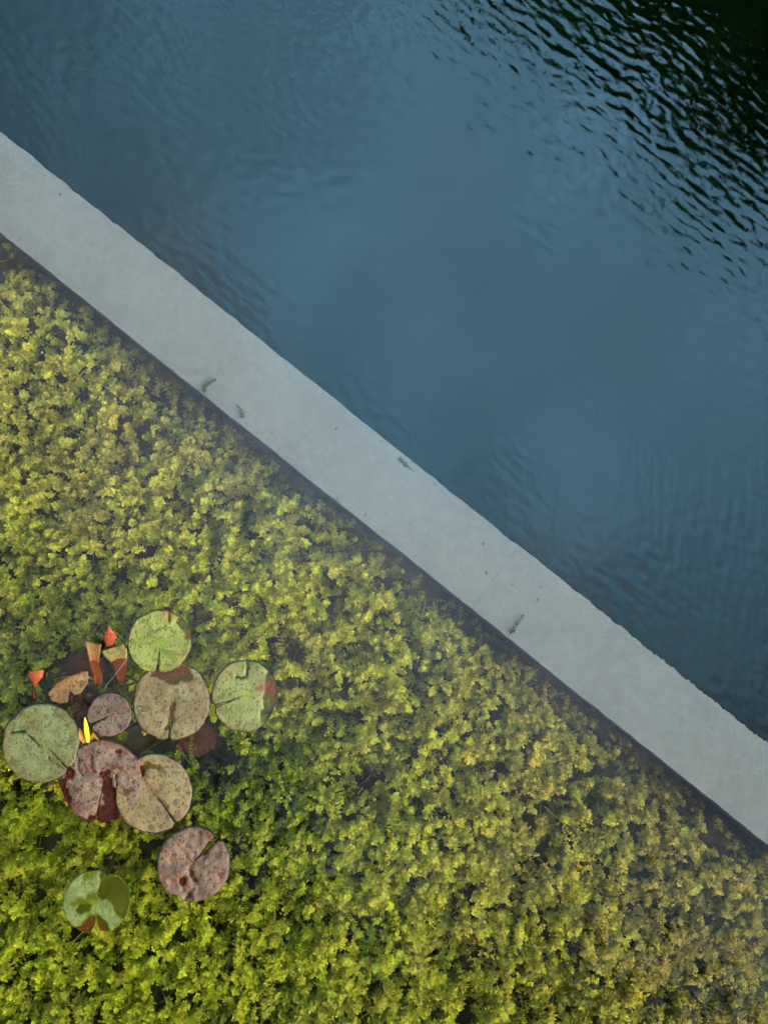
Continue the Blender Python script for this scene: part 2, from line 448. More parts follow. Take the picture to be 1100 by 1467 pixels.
# ------------------------------------------------------------------ trees mirrored in the water, two of them added to dim it
def tree(label, base, height, crown_c, crown_r, n_leaf, seed, leaf=0.13, spread=0.13):
    r_ = np.random.default_rng(seed)
    t = empty('broadleaf_tree', base)
    b = Vector(base); cc = Vector(crown_c) - b
    mid = Vector((cc.x * 0.15, cc.y * 0.15, cc.z * 0.5))
    V, F = tube([(0, 0, -0.1), mid * 0.5, mid, cc * 0.8 + Vector((0, 0, 0.2)), cc + Vector((0, 0, crown_r[2] * 0.6))], [0.26, 0.2, 0.17, 0.11, 0.03], 10)
    mesh_obj('trunk', V, F, M_bark, t)
    cl = []
    for i in range(16):
        a = i * 2.4 + r_.uniform(-.3, .3); el = r_.uniform(-0.5, 0.9)
        e = Vector((math.cos(a) * crown_r[0] * math.cos(el), math.sin(a) * crown_r[1] * math.cos(el), crown_r[2] * math.sin(el))) * 0.72
        s = mid + (cc - mid) * r_.uniform(0.1, 0.9)
        V, F = tube([s, s + (cc + e - s) * 0.5 + Vector((0, 0, 0.15)), cc + e], [0.07, 0.045, 0.015], 6)
        mesh_obj('limb', V, F, M_bark, t)
    # crown of leaf clumps
    nc = 260
    d = r_.normal(size=(nc, 3)); d /= np.linalg.norm(d, axis=1)[:, None]
    rad = r_.uniform(0.25, 1, nc) ** 0.45
    cen = np.array(cc) + d * rad[:, None] * np.array(crown_r)
    which = r_.integers(0, nc, n_leaf)
    P = cen[which] + r_.normal(size=(n_leaf, 3)) * (spread * max(crown_r) * (1.0 if spread < .2 else 0.6))
    q = r_.normal(size=(n_leaf, 3)); q /= np.linalg.norm(q, axis=1)[:, None]
    u = np.cross(q, r_.normal(size=(n_leaf, 3))); u /= np.linalg.norm(u, axis=1)[:, None]
    s = leaf * r_.uniform(0.7, 1.3, n_leaf)[:, None]
    v4 = np.stack([P - q * s, P + u * s * 0.5, P + q * s, P - u * s * 0.5], 1).reshape(-1, 3)
    o = big_mesh('crown', v4, np.arange(4 * n_leaf).reshape(-1, 4), M_tree, parent=t)
    tag(t, label, 'tree')
    return t
tree('dense dark green tree mirrored at the far end of the deep water', (4.4, 9.5, 0.12), 7, (4.2, 8.65, 4.6), (3.2, 3.2, 3.0), 42000, 5)
tree('dense dark green tree mirrored at the right hand side of the deep water', (8.4, 5.9, 0.12), 7, (7.6, 5.75, 4.6), (3.2, 3.2, 3.0), 42000, 6)
tree('dense dark green tree mirrored in the very corner of the deep water', (7.1, 8.8, 0.12), 7, (6.1, 7.6, 4.8), (3.5, 3.5, 3.2), 46000, 7)
tree('unseen leafy tree added above the weed bed, dimming the reflection over the lily pads', (-5.9, -5.6, 0.12), 8, (-3.6, -5.6, 6.4), (3.6, 3.2, 2.4), 70000, 8, 0.075, 0.30)  # unseen, added to weaken the mirrored sky over the pads
tree('unseen leafy tree added behind the viewer, dimming the reflection along the foot of the weed bed', (1.6, -8.4, 0.12), 8, (1.2, -7.7, 6.2), (4.0, 3.0, 2.4), 65000, 9, 0.075, 0.30)  # added out of view so the near strip of water mirrors less sky

# ------------------------------------------------------------------ waterweed carpet (uncountable: one mass)
def shoot(seed, whorls=6, leaves=5, L=0.013, top=True):
    """One leafy shoot tip, stem towards -z, returned as quads; colour weight grows to the tip."""
    r_ = np.random.default_rng(seed)
    V, Q, W = [], [], []
    for w in range(whorls):
        f = w / (whorls - 1)
        z = -0.032 * (1 - f) ** 1.1
        el0 = 0.15 + 0.75 * f ** 2
        Lw = L * (1.0 - 0.45 * f ** 2)
        for k in range(leaves):
            a = 2 * math.pi * (k + 0.5 * (w % 2)) / leaves + r_.uniform(-.25, .25)
            el = el0 + r_.uniform(-.4, .4)
            dr = np.array([math.cos(a) * math.cos(el), math.sin(a) * math.cos(el), math.sin(el)])
            sd_ = np.array([-math.sin(a), math.cos(a), 0])
            up = np.cross(dr, sd_)
            l = Lw * r_.uniform(.75, 1.2); wd = l * 0.30
            o = np.array([0, 0, z])
            n0 = len(V)
            tip_ = o + dr * l - np.array([0, 0, l * .15])
            V += [o, o + dr * l * .42 - sd_ * wd + up * l * .05, o + dr * l * .82 - sd_ * wd * .75 - np.array([0, 0, l * .06]), tip_,
                  o + dr * l * .82 + sd_ * wd * .75 - np.array([0, 0, l * .06]), o + dr * l * .42 + sd_ * wd + up * l * .05]
            Q += [(n0, n0 + 1, n0 + 2, n0 + 3), (n0, n0 + 3, n0 + 4, n0 + 5)]
            W += [(0.6 + 0.4 * f) * r_.uniform(0.84, 1.16)] * 6  # top light put into the colour: leaves brighter towards the tip
    # stem: a thin three-sided strip downwards
    n0 = len(V)
    for z, rr in ((0.0, .0007), (-0.03, .0009), (-0.07, .0009)):
        off = r_.uniform(-.01, .01, 2) * (abs(z) / 0.07)
        for k in range(3): V.append(np.array([math.cos(k * 2.094) * rr + off[0], math.sin(k * 2.094) * rr + off[1], z])); W.append(0.5)
    for i in range(2):
        for k in range(3): Q.append((n0 + i * 3 + k, n0 + i * 3 + (k + 1) % 3, n0 + i * 3 + 3 + (k + 1) % 3, n0 + i * 3 + 3 + k))
    return np.array(V), np.array(Q), np.array(W)

pz = at(550, 733, -0.25); px1 = at(650, 733, -0.25); py1 = at(550, 633, -0.25)
SX, SY = (px1.x - pz.x) / 100, (py1.y - pz.y) / 100
def to_px(x, y): return 550 + (x - pz.x) / SX, 733 - (y - pz.y) / SY

def weed_field():
    temps = [shoot(100 + i, whorls=4 + i % 2, leaves=5, L=0.0096 + 0.0015 * (i % 3)) for i in range(10)]
    # candidate places: dense where the photograph looks, thinner beyond
    xs, ys = [], []
    for (x0, x1, y0, y1, dens) in ((-1.1, 1.1, -1.4, 0.95, 6100), (-2.3, 2.3, -2.6, 2.0, 850)):
        n = int((x1 - x0) * (y1 - y0) * dens)
        x = rng.uniform(x0, x1, n); y = rng.uniform(y0, y1, n)
        if dens < 2000:
            k = ~((x > -1.1) & (x < 1.1) & (y > -1.4) & (y < 0.95)); x, y = x[k], y[k]
        xs.append(x); ys.append(y)
    x = np.concatenate(xs); y = np.concatenate(ys)
    da = ca - across(x, y)                              # metres from the wall, into the bed
    PX, PY = to_px(x, y)
    clump = vnoise(x * 25 + 500, y * 25 + 500, 21, 3)    # gaps of some 4 cm
    broad = vnoise(x * 4 + 90, y * 4 + 90, 22, 3)
    fine = vnoise(x * 60 + 90, y * 60 + 90, 29, 2)
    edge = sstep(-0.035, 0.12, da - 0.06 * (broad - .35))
    dens = sstep(0.345, 0.43, clump * 0.65 + broad * 0.22 + fine * 0.2 - 0.06 + 0.07 * (edge - 1) + 0.05 * sstep(900, 1400, PY))
    # open, dark water round the lilies
    hole = np.zeros_like(x)
    for hx, hy, hr in ((140, 965, 62), (115, 1010, 55), (290, 1070, 62), (215, 1080, 60), (335, 1085, 34), (170, 1050, 60), (520, 1100, 26), (250, 1190, 25), (95, 1180, 22), (160, 1235, 24)):
        hole = np.maximum(hole, 1 - sstep(hr * 0.55, hr * 1.15, np.hypot(PX - hx, PY - hy)))
    keep = (da > 0.012) & (rng.uniform(size=x.size) < (0.45 + 0.55 * dens) * (1 - 0.85 * hole) * (0.6 + 0.4 * edge))
    x, y, da, PX, PY, clump, broad, fine, edge, hole, dens = [a[keep] for a in (x, y, da, PX, PY, clump, broad, fine, edge, hole, dens)]
    n = x.size
    z = -0.22 + 0.07 * (broad - 0.5) + 0.055 * sstep(0.3, 0.75, clump) + 0.03 * rng.uniform(-1, 1, n) - 0.13 * (1 - edge) - 0.08 * hole - 0.055 * (1 - dens)
    z = np.minimum(z + 0.05 * (fine - .5), -0.07)
    scale = rng.uniform(0.65, 1.2, n) * (0.8 + 0.35 * edge)
    # colour: olive-yellow near the wall, sharper green towards the camera's left foot, brown tips to the right
    g = vnoise(x * 6 + 200, y * 6 + 200, 31, 3)
    west = sstep(900, 200, PX) * sstep(500, 1100, PY)
    yel = np.array([0.63, 0.515, 0.062]); grn = np.array([0.57, 0.51, 0.028]); olv = np.array([0.54, 0.42, 0.070])
    col = yel[None] * (1 - west[:, None]) + grn[None] * west[:, None]
    o_ = (sstep(0.45, 0.75, g) * (1 - 0.7 * west))[:, None]
    col = col * (1 - o_) + olv[None] * o_
    col = col * rng.uniform(0.78, 1.14, (n, 1)) * (1 + rng.normal(0, 0.035, (n, 3)))
    col = col * (0.30 + 0.70 * edge)[:, None] * np.array([1, 0.95, 1])[None] ** (1 - edge)[:, None]  # murky dimness of the band beside the wall put into the weed colour
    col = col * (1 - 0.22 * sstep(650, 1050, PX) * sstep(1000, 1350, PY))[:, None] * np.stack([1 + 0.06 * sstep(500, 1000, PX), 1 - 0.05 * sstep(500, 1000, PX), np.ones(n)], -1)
    dim = 0.45 * (1 - sstep(40, 150, np.hypot((PX - 345) * 0.8, PY - 1105)))      # deeper weed beside the pads, its cool haze and dimness put into the colour
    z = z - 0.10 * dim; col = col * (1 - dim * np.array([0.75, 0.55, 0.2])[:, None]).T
    old = (rng.uniform(size=n) < 0.10)[:, None]
    col = np.where(old, col * np.array([0.62, 0.6, 0.9]), col)
    tip = (rng.uniform(size=n) < 0.06)[:, None]
    col = np.where(tip, col * 1.18, col)
    Vs, Qs, Cs, off = [], [], [], 0
    tid = rng.integers(0, len(temps), n)
    yaw = rng.uniform(0, 2 * math.pi, n); lean = np.abs(rng.normal(0.35, 0.5, n)); la = rng.uniform(0, 2 * math.pi, n)
    for t, (TV, TQ, TW) in enumerate(temps):
        k = np.where(tid == t)[0]
        if not len(k): continue
        c, s = np.cos(yaw[k]), np.sin(yaw[k])
        Rz = np.zeros((len(k), 3, 3)); Rz[:, 0, 0] = c; Rz[:, 0, 1] = -s; Rz[:, 1, 0] = s; Rz[:, 1, 1] = c; Rz[:, 2, 2] = 1
        ax = np.stack([np.cos(la[k]), np.sin(la[k]), np.zeros(len(k))], -1)
        K = np.zeros((len(k), 3, 3)); K[:, 0, 2] = ax[:, 1]; K[:, 1, 2] = -ax[:, 0]; K[:, 2, 0] = -ax[:, 1]; K[:, 2, 1] = ax[:, 0]
        Rl = np.eye(3)[None] + np.sin(lean[k])[:, None, None] * K + (1 - np.cos(lean[k]))[:, None, None] * (K @ K)
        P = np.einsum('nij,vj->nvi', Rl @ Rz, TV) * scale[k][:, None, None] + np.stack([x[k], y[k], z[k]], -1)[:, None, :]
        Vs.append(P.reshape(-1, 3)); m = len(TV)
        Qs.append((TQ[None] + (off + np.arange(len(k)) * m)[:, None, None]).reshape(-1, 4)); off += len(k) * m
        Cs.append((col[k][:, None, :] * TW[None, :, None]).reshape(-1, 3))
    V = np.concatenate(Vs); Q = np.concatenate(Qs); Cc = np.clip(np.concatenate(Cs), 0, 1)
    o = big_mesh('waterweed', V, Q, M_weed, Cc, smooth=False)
    o['kind'] = 'stuff'; o['label'] = 'dense yellow green carpet of submerged waterweed'; o['category'] = 'waterweed'
    print('weed shoots', n, 'quads', len(Q))
weed_field()

# ------------------------------------------------------------------ lily pads
def seg_dist(px, py, pts):
    d = np.full(px.shape, 1e9)
    if len(pts) == 1: return np.hypot(px - pts[0][0], py - pts[0][1])
    for (x0, y0), (x1, y1) in zip(pts[:-1], pts[1:]):
        vx, vy = x1 - x0, y1 - y0; L = vx * vx + vy * vy + 1e-9
        t = np.clip(((px - x0) * vx + (py - y0) * vy) / L, 0, 1)
        d = np.minimum(d, np.hypot(px - x0 - t * vx, py - y0 - t * vy))
    return d

def lily_pad(label, c, hub, rx, ry, notch, nw, z0, mat, seed, dips=(), bumps=(), accents=(), rads=(), ruffle=0.035, rim=1.0, wav=1.0, group='lily pads', hubr=7, veins=1.0, edge_tint=0.5):
    """c outline centre, hub where the stalk joins, all in photo pixels; notch angle in degrees (0 right, 90 up); z0 in mm."""
    nr, na = 34, 130
    th = np.linspace(R(notch + nw), R(notch + 360 - nw), na)
    # outline as seen from the hub
    ox = c[0] + rx * np.cos(th); oy = c[1] - ry * np.sin(th)
    fac = 1 + ruffle * (vnoise(np.cos(th) * 2.2 + 9, np.sin(th) * 2.2 + 9, seed, 3) - 0.5) * 2 + ruffle * 1.1 * (vnoise(th * 9, th * 0 + seed, seed, 2) - 0.5)
    if rads:
        aa = np.array([r[0] for r in rads]); ff = np.array([r[1] for r in rads])
        td = (np.degrees(th)) % 360
        fac = fac * np.interp(td, np.concatenate([aa - 360, aa, aa + 360]), np.concatenate([ff, ff, ff]))
    # round the two lobe tips beside the notch
    q = np.minimum(th - th[0], th[-1] - th)
    fac = fac * (0.94 + 0.06 * sstep(0, 0.14, q))
    ox = c[0] + (ox - c[0]) * fac; oy = c[1] + (oy - c[1]) * fac
    f = np.linspace(0.003, 1, nr) ** 0.85
    PX = hub[0] + (ox[None] - hub[0]) * f[:, None]; PY = hub[1] + (oy[None] - hub[1]) * f[:, None]
    F2 = np.repeat(f[:, None], na, 1)
    z = z0 + wav * 1.7 * (vnoise(PX / 15 + 7, PY / 15 + 7, seed, 2) - 0.5) + wav * 2.2 * (vnoise(PX / 30 + 3, PY / 30 + 3, seed + 3, 2) - 0.5)
    z = z + veins * 0.5 * np.abs(np.sin(th * 7))[None] * F2 - 0.4
    z = z + 1.1 * np.sin(th * 5 + seed)[None] * F2 ** 3
    if 1.2 < wav < 1.9: z = z + 1.2 + 2.6 * (np.abs(np.sin(3.5 * th + seed))[None] - 0.5) * F2 ** 0.7
    if 1.2 < wav < 1.9: z = z + wav * 3.4 * (0.28 - np.abs(vnoise(PX / 13 + 5, PY / 13 + 5, seed + 5, 2) - 0.5) * 1.6)
    WX = PX + 9 * (vnoise(PX / 11 + 2, PY / 11 + 2, seed + 21, 2) - 0.5); WY = PY + 9 * (vnoise(PX / 11 + 2, PY / 11 + 2, seed + 22, 2) - 0.5)
    for pts, wpx, amt in dips: z = z - amt * np.exp(-(seg_dist(WX, WY, pts) / (wpx * 1.08)) ** 2.6)
    for pts, wpx, amt in bumps: z = z + amt * np.exp(-(seg_dist(PX, PY, pts) / wpx) ** 2)
    z = np.where(z > -0.6, z + (-0.6 - z) * sstep(0.955, 1.0, F2), z)      # the margin clings to the water
    acc = np.zeros_like(PX)
    for pts, wpx in accents: acc = np.maximum(acc, np.exp(-(seg_dist(PX, PY, pts) / wpx) ** 2))
    acc = np.maximum(acc, edge_tint * sstep(0.55, 1.0, F2) * sstep(0.3, 0.7, vnoise(PX / 22 + 8, PY / 22 + 8, seed + 11, 2)))
    origin = at(hub[0], hub[1], 0)
    sx = (at(hub[0] + 50, hub[1], 0).x - origin.x) / 50; sy = (at(hub[0], hub[1] - 50, 0).y - origin.y) / 50
    X = (PX - hub[0]) * sx; Y = -(PY - hub[1]) * sy; Z = z * 0.001
    root = empty('lily_pad', (origin.x, origin.y, 0))
    rimw = rim * np.exp(-((1 - F2) / 0.03) ** 2) + 0.6 * rim * np.exp(-(np.minimum(th - th[0], th[-1] - th)[None] * F2 / 0.02) ** 2) * sstep(.1, .3, F2)
    hubw = np.exp(-(np.hypot(PX - hub[0], PY - hub[1]) / hubr) ** 2)
    top = np.stack([X, Y, Z], -1).reshape(-1, 3)
    bot = top - np.array([0, 0, 0.0009])
    col = np.stack([np.clip(rimw, 0, 1), hubw, acc], -1).reshape(-1, 3)
    idx = np.arange(nr * na).reshape(nr, na); n = nr * na
    Ft = np.stack([idx[:-1, :-1], idx[1:, :-1], idx[1:, 1:], idx[:-1, 1:]], -1).reshape(-1, 4)
    Fb = np.flip(Ft, 1) + n
    bd = np.concatenate([idx[-1, :], idx[::-1, -1][1:], idx[0, ::-1][1:], idx[:, 0][1:-1]]); nb = np.roll(bd, -1)
    Fs = np.stack([bd, bd + n, nb + n, nb], -1)
    big_mesh('leaf_blade', np.concatenate([top, bot]), np.concatenate([Ft, Fb, Fs]), mat, np.concatenate([col, col]), root, smooth=True)
    # stalk down to the bed
    r_ = random.Random(seed)
    dx, dy = r_.uniform(-.05, .05), r_.uniform(-.05, .05)
    hz = float(Z[0].mean())
    V, F = tube([(0, 0, hz - 0.002), (dx * .2, dy * .2, -0.08), (dx * .7, dy * .7, -0.25), (dx, dy, ZB)], [.0028, .003, .0032, .0035], 7)
    mesh_obj('leaf_stalk', V, F, M_stalk, root)
    tag(root, label, 'lily pad', group)
    return root

M_stalk = plain('stalk', (0.09, 0.055, 0.03), 0.6, 0.3, 40)
dark = (0.018, 0.012, 0.010)  # dark leaf edge, with the shadow gap at the waterline put into the colour
G_lime = pad_mat('pad_lime', (0.19, 0.25, 0.085), (0.16, 0.22, 0.05), (0.115, 0.155, 0.022), (0.17, 0.30, 0.02), (0.16, 0.055, 0.02), dark, 1)
G_tan = pad_mat('pad_tan_green', (0.165, 0.165, 0.115), (0.15, 0.125, 0.075), (0.085, 0.085, 0.030), (0.12, 0.10, 0.05), (0.13, 0.060, 0.028), dark, 2)
G_green = pad_mat('pad_green', (0.165, 0.205, 0.10), (0.13, 0.175, 0.075), (0.10, 0.14, 0.03), (0.20, 0.36, 0.02), (0.17, 0.045, 0.025), dark, 3)
G_purp = pad_mat('pad_small_purple', (0.125, 0.105, 0.105), (0.105, 0.085, 0.080), (0.050, 0.032, 0.028), (0.13, 0.05, 0.04), (0.13, 0.05, 0.04), dark, 4, 0.95)
G_sage = pad_mat('pad_sage', (0.12, 0.16, 0.085), (0.115, 0.125, 0.055), (0.075, 0.105, 0.030), (0.10, 0.15, 0.03), (0.13, 0.085, 0.012), dark, 5)
G_red = pad_mat('pad_maroon', (0.145, 0.115, 0.105), (0.115, 0.085, 0.082), (0.085, 0.022, 0.017), (0.10, 0.035, 0.03), (0.11, 0.02, 0.018), (0.05, 0.008, 0.008), 6, 0.9)
G_beige = pad_mat('pad_beige', (0.18, 0.165, 0.105), (0.16, 0.13, 0.082), (0.10, 0.085, 0.030), (0.14, 0.07, 0.035), (0.14, 0.055, 0.028), dark, 7)
G_rose = pad_mat('pad_rose', (0.138, 0.102, 0.092), (0.112, 0.078, 0.070), (0.085, 0.045, 0.032), (0.13, 0.06, 0.05), (0.11, 0.02, 0.014), dark, 8, 0.9)
G_fresh = pad_mat('pad_fresh', (0.13, 0.19, 0.085), (0.105, 0.165, 0.06), (0.095, 0.125, 0.003), (0.16, 0.26, 0.015), (0.17, 0.035, 0.008), (0.07, 0.08, 0.02), 9, 0.5)
G_brown = pad_mat('pad_brown', (0.17, 0.12, 0.065), (0.14, 0.095, 0.045), (0.10, 0.055, 0.02), (0.13, 0.05, 0.03), (0.16, 0.035, 0.015), dark, 10)
G_sunk = pad_mat('pad_sunken', (0.09, 0.042, 0.034), (0.09, 0.042, 0.034), (0.10, 0.046, 0.037), (0.05, 0.025, 0.022), (0.04, 0.02, 0.02), (0.03, 0.018, 0.018), 11, 0.2)

# sunken dark pads first
lily_pad('sunken dark maroon lily pad showing below the tan two-lobed pad', (272, 1066), (268, 1058), 32, 27, 190, 6, -70, G_sunk, 41, wav=2)
lily_pad('sunken dark purple pad behind the folded brown leaf', (116, 958), (118, 962), 30, 22, 270, 6, -38, G_sunk, 42, wav=2)
lily_pad('sunken blackish pad between folded brown leaf and small purple pad', (116, 1016), (118, 1014), 24, 28, 100, 6, -45, G_sunk, 43, wav=2)
lily_pad('sunken dull green pad showing under the small red upright leaf', (58, 978), (58, 980), 12, 14, 80, 8, -40, pad_mat('pad_sunken_green', (.05, .06, .03), (.05, .06, .03), (.045, .06, .03), (.05, .06, .03), (.04, .04, .02), (.03, .03, .02), 12, 0.2), 44, wav=1)

lily_pad('large tan and green lily pad with a straight slit, tucked under the lime pad', (246, 1005), (250, 1002), 56, 57, 266, 1.6, 2.2, G_tan, 52,
         dips=[([(225, 962), (246, 968), (262, 962)], 9, 5.5), ([(246, 1010), (241, 1045)], 5, 2.6)], bumps=[([(232, 1000)], 14, 1.0), ([(275, 1010)], 14, 1.2)],
         accents=[([(225, 962), (246, 970), (268, 955)], 8), ([(250, 1000), (246, 1030)], 5), ([(205, 1045), (225, 1058)], 10)])
lily_pad('bright lime lily pad with a brown spot, topmost of the cluster', (228, 919), (230, 924), 46, 46, 268, 3, 5.2, G_lime, 51,
         dips=[([(262, 890), (274, 912)], 9, 7.5), ([(240, 876), (240, 888)], 2.5, 5)], accents=[([(240, 880)], 9), ([(272, 910)], 6), ([(186, 908)], 6)])
lily_pad('pale green lily pad with a red sunken corner, rightmost of the cluster', (350, 997), (352, 996), 47, 52, 197, 3, 3.2, G_green, 53,
         dips=[([(396, 975), (392, 1002), (400, 1012)], 12, 9), ([(386, 1015), (381, 1025)], 6, 7), ([(357, 944), (356, 962), (347, 972), (340, 970)], 2.0, 4.5), ([(378, 1006), (383, 1021)], 2, 4)],
         accents=[([(376, 985), (398, 988)], 9), ([(392, 978)], 7)], hubr=5)
lily_pad('small purple grey lily pad beside the large tan pad', (157, 1024), (162, 1023), 32, 32, 209, 4, 3.0, G_purp, 54,
         dips=[([(150, 1030)], 3, 2)], accents=[([(162, 1023)], 6), ([(178, 1012)], 6)], hubr=4)
lily_pad('wrinkled maroon lily pad half awash, left of the beige pad', (146, 1119), (151, 1112), 58, 60, 262, 1.2, 2.8, G_red, 56,
         dips=[([(152, 1110), (153, 1125), (160, 1148), (158, 1160)], 9, 5.5), ([(165, 1140), (170, 1160), (150, 1176), (128, 1182)], 13, 5.5), ([(96, 1100), (100, 1112), (92, 1128), (90, 1150)], 9, 5.5), ([(108, 1075), (112, 1095), (116, 1110)], 2.2, 4.5), ([(127, 1082), (134, 1104)], 2.5, 3.5), ([(165, 1076), (188, 1084)], 5, 3.2), ([(165, 1108), (168, 1122)], 2, 4.5)],
         bumps=[([(125, 1140)], 14, 2.2), ([(182, 1105)], 16, 2.2), ([(140, 1085)], 12, 1.4)], accents=[([(100, 1150), (115, 1158)], 6), ([(128, 1085), (133, 1103)], 5)], wav=1.4, veins=0.2)
lily_pad('beige lily pad with a dark slit, right of the maroon pad', (220, 1137), (216, 1130), 56, 57, 309, 1.6, 3.0, G_beige, 57,
         dips=[([(168, 1112), (200, 1105)], 7, 8), ([(226, 1142), (236, 1158)], 4, 3.4), ([(214, 1098), (228, 1100)], 7, 2.2)], bumps=[([(208, 1150)], 15, 2.0), ([(248, 1115)], 16, 1.2)],
         accents=[([(203, 1088), (206, 1118), (222, 1136)], 4), ([(235, 1160)], 5)], rads=[(0, 1), (95, 1), (120, 0.93), (150, 0.9), (172, 0.98), (200, 1)])
lily_pad('sage green lily pad with a cracked left side, leftmost in the water', (59, 1064), (66, 1066), 56, 58, 318, 1.2, 5.4, G_sage, 55,
         dips=[([(18, 1049), (36, 1048), (45, 1056), (58, 1066)], 2.0, 6), ([(73, 1088), (84, 1097), (92, 1103)], 2.2, 5), ([(28, 1022)], 4, 6)],
         accents=[([(12, 1052)], 9), ([(98, 1090)], 8), ([(34, 1024)], 7), ([(48, 1042)], 6)], rads=[(0, 1), (128, 1), (137, 0.93), (148, 1), (300, 1), (325, 1.02)])
lily_pad('crumpled rose brown lily pad standing apart below the beige pad', (277, 1238), (276, 1237), 53, 55, 47, 5, 4.2, G_rose, 58,
         dips=[([(243, 1232), (255, 1238)], 7, 3.2), ([(277, 1250), (281, 1275)], 5.5, 3.6), ([(246, 1262), (262, 1262)], 6, 3.6), ([(265, 1265), (270, 1285)], 5, 4), ([(292, 1222), (302, 1208)], 6, 4), ([(265, 1215)], 7, 1.5)],
         bumps=[([(300, 1248)], 14, 2.4), ([(255, 1252)], 8, 2), ([(265, 1210)], 14, 1.4)], accents=[([(247, 1262), (264, 1260)], 5), ([(290, 1225), (302, 1212)], 5), ([(266, 1270)], 5)], wav=1.6,
         rads=[(0, 1), (232, 1.0), (243, 0.90), (256, 1), (359, 1)])
lily_pad('fresh green lily pad with red notch, lowest in the picture', (138, 1293), (137, 1301), 48, 47, 270, 3, 1.6, G_fresh, 59,
         dips=[([(168, 1270), (177, 1282), (180, 1298)], 13, 8), ([(152, 1254), (147, 1282)], 5.5, 6), ([(104, 1333), (122, 1335)], 5, 5), ([(133, 1318), (127, 1328)], 6, 5), ([(142, 1325), (154, 1340)], 7, 6), ([(113, 1302), (125, 1300)], 5, 2.6)],
         accents=[([(112, 1334), (132, 1323), (135, 1319)], 5), ([(138, 1320), (150, 1338)], 4)], edge_tint=0.12, rads=[(0, 1), (60, 1), (66, 0.93), (72, 0.82), (78, 0.95), (86, 1), (250, 1), (262, 0.9), (270, 0.62), (278, 0.9), (290, 1)], hubr=6)

# ------------------------------------------------------------------ leaves folded or standing out of the water
def strip_leaf(name, label, cat, secs, mat, bulge=3.0, accent=None, n=9, sub=5, group=None):
    """Cross sections: left px, right px, height left / right in mm; lofted into a curled blade with thickness."""
    secs = [(a, b, z if isinstance(z, tuple) else (z, z)) for a, b, z in secs]
    rows = []
    for i in range(len(secs) - 1):
        for k in range(sub if i < len(secs) - 2 else sub + 1):
            t = k / sub
            l = [secs[i][0][j] * (1 - t) + secs[i + 1][0][j] * t for j in (0, 1)]
            r = [secs[i][1][j] * (1 - t) + secs[i + 1][1][j] * t for j in (0, 1)]
            rows.append((l, r, secs[i][2][0] * (1 - t) + secs[i + 1][2][0] * t, secs[i][2][1] * (1 - t) + secs[i + 1][2][1] * t, i + t))
    P, A = [], []
    for l, r, zl, zr, s in rows:
        for k in range(n):
            t = k / (n - 1)
            z = (zl * (1 - t) + zr * t - bulge * 4 * t * (1 - t)) * 0.001
            jx = 0.8 * (vnoise(s * 2.1, k * 1.1, 77, 2) - .5)
            P.append(at(l[0] * (1 - t) + r[0] * t + jx, l[1] * (1 - t) + r[1] * t + jx, z))
            A.append((0.85 if (s < 0.12) else 0.0, 0.0, accent(t, s) if accent else 0.0))
    o0 = P[len(P) // 2].copy(); o0.z = 0
    m = len(rows)
    V = [p - o0 for p in P]; V += [v - Vector((0, 0, 0.0009)) for v in V]
    idx = np.arange(m * n).reshape(m, n); N_ = m * n
    Ft = np.stack([idx[:-1, :-1], idx[1:, :-1], idx[1:, 1:], idx[:-1, 1:]], -1).reshape(-1, 4)
    bd = np.concatenate([idx[0, :], idx[:, -1][1:], idx[-1, ::-1][1:], idx[::-1, 0][1:-1]]); nb = np.roll(bd, -1)
    Q = np.concatenate([Ft, np.flip(Ft, 1) + N_, np.stack([bd, nb, nb + N_, bd + N_], -1)])
    q0 = Ft[len(Ft) // 2]
    if (V[q0[1]] - V[q0[0]]).cross(V[q0[3]] - V[q0[0]]).z < 0: Q = np.flip(Q, 1)
    root = empty(name, o0)
    big_mesh('leaf_blade', np.array([tuple(v) for v in V]), Q, mat, np.array(A + A), root, smooth=True)
    e = V[(m - 1) * n + n // 2]
    Vt, Ftb = tube([e, e + Vector((0.004, -0.012, -0.05)), (e.x + 0.01, e.y - 0.02, ZB)], [.0022, .0026, .003], 6)
    mesh_obj('leaf_stalk', Vt, Ftb, M_stalk, root)
    return tag(root, label, cat, group)

M_orange = pad_mat('leaf_orange', (0.19, 0.13, 0.05), (0.17, 0.10, 0.035), (0.24, 0.085, 0.012), (0.2, 0.1, 0.02), (0.26, 0.07, 0.010), dark, 21, 0.3)
M_scarlet = pad_mat('leaf_scarlet', (0.26, 0.055, 0.02), (0.21, 0.04, 0.016), (0.24, 0.045, 0.016), (0.2, 0.05, 0.02), (0.30, 0.10, 0.02), (0.15, 0.03, 0.015), 22, 0.2)
M_lgreen = pad_mat('leaf_green_red', (0.17, 0.18, 0.07), (0.14, 0.14, 0.05), (0.17, 0.06, 0.022), (0.1, 0.1, 0.03), (0.24, 0.055, 0.012), dark, 23, 0.5)
strip_leaf('folded_leaf', 'brown half folded lily leaf with red back above the sage pad', 'lily leaf',
           [((68, 995), (73, 1004), (3, 2)), ((80, 979), (86, 1008), (8, 2)), ((93, 971), (97, 1006), (11, 1.5)), ((101, 968), (100, 990), (12, 4)), ((105, 967), (107, 996), (12, 2.5)), ((116, 963), (116, 993), (10, 2)), ((126, 961), (126, 979), (6, 3))],
           G_brown, bulge=2.0, accent=lambda t, s: max(0, 1 - t / 0.28) if t < .28 else 0.75 * math.exp(-((s - 3) / .35) ** 2), group='folded lily leaves')
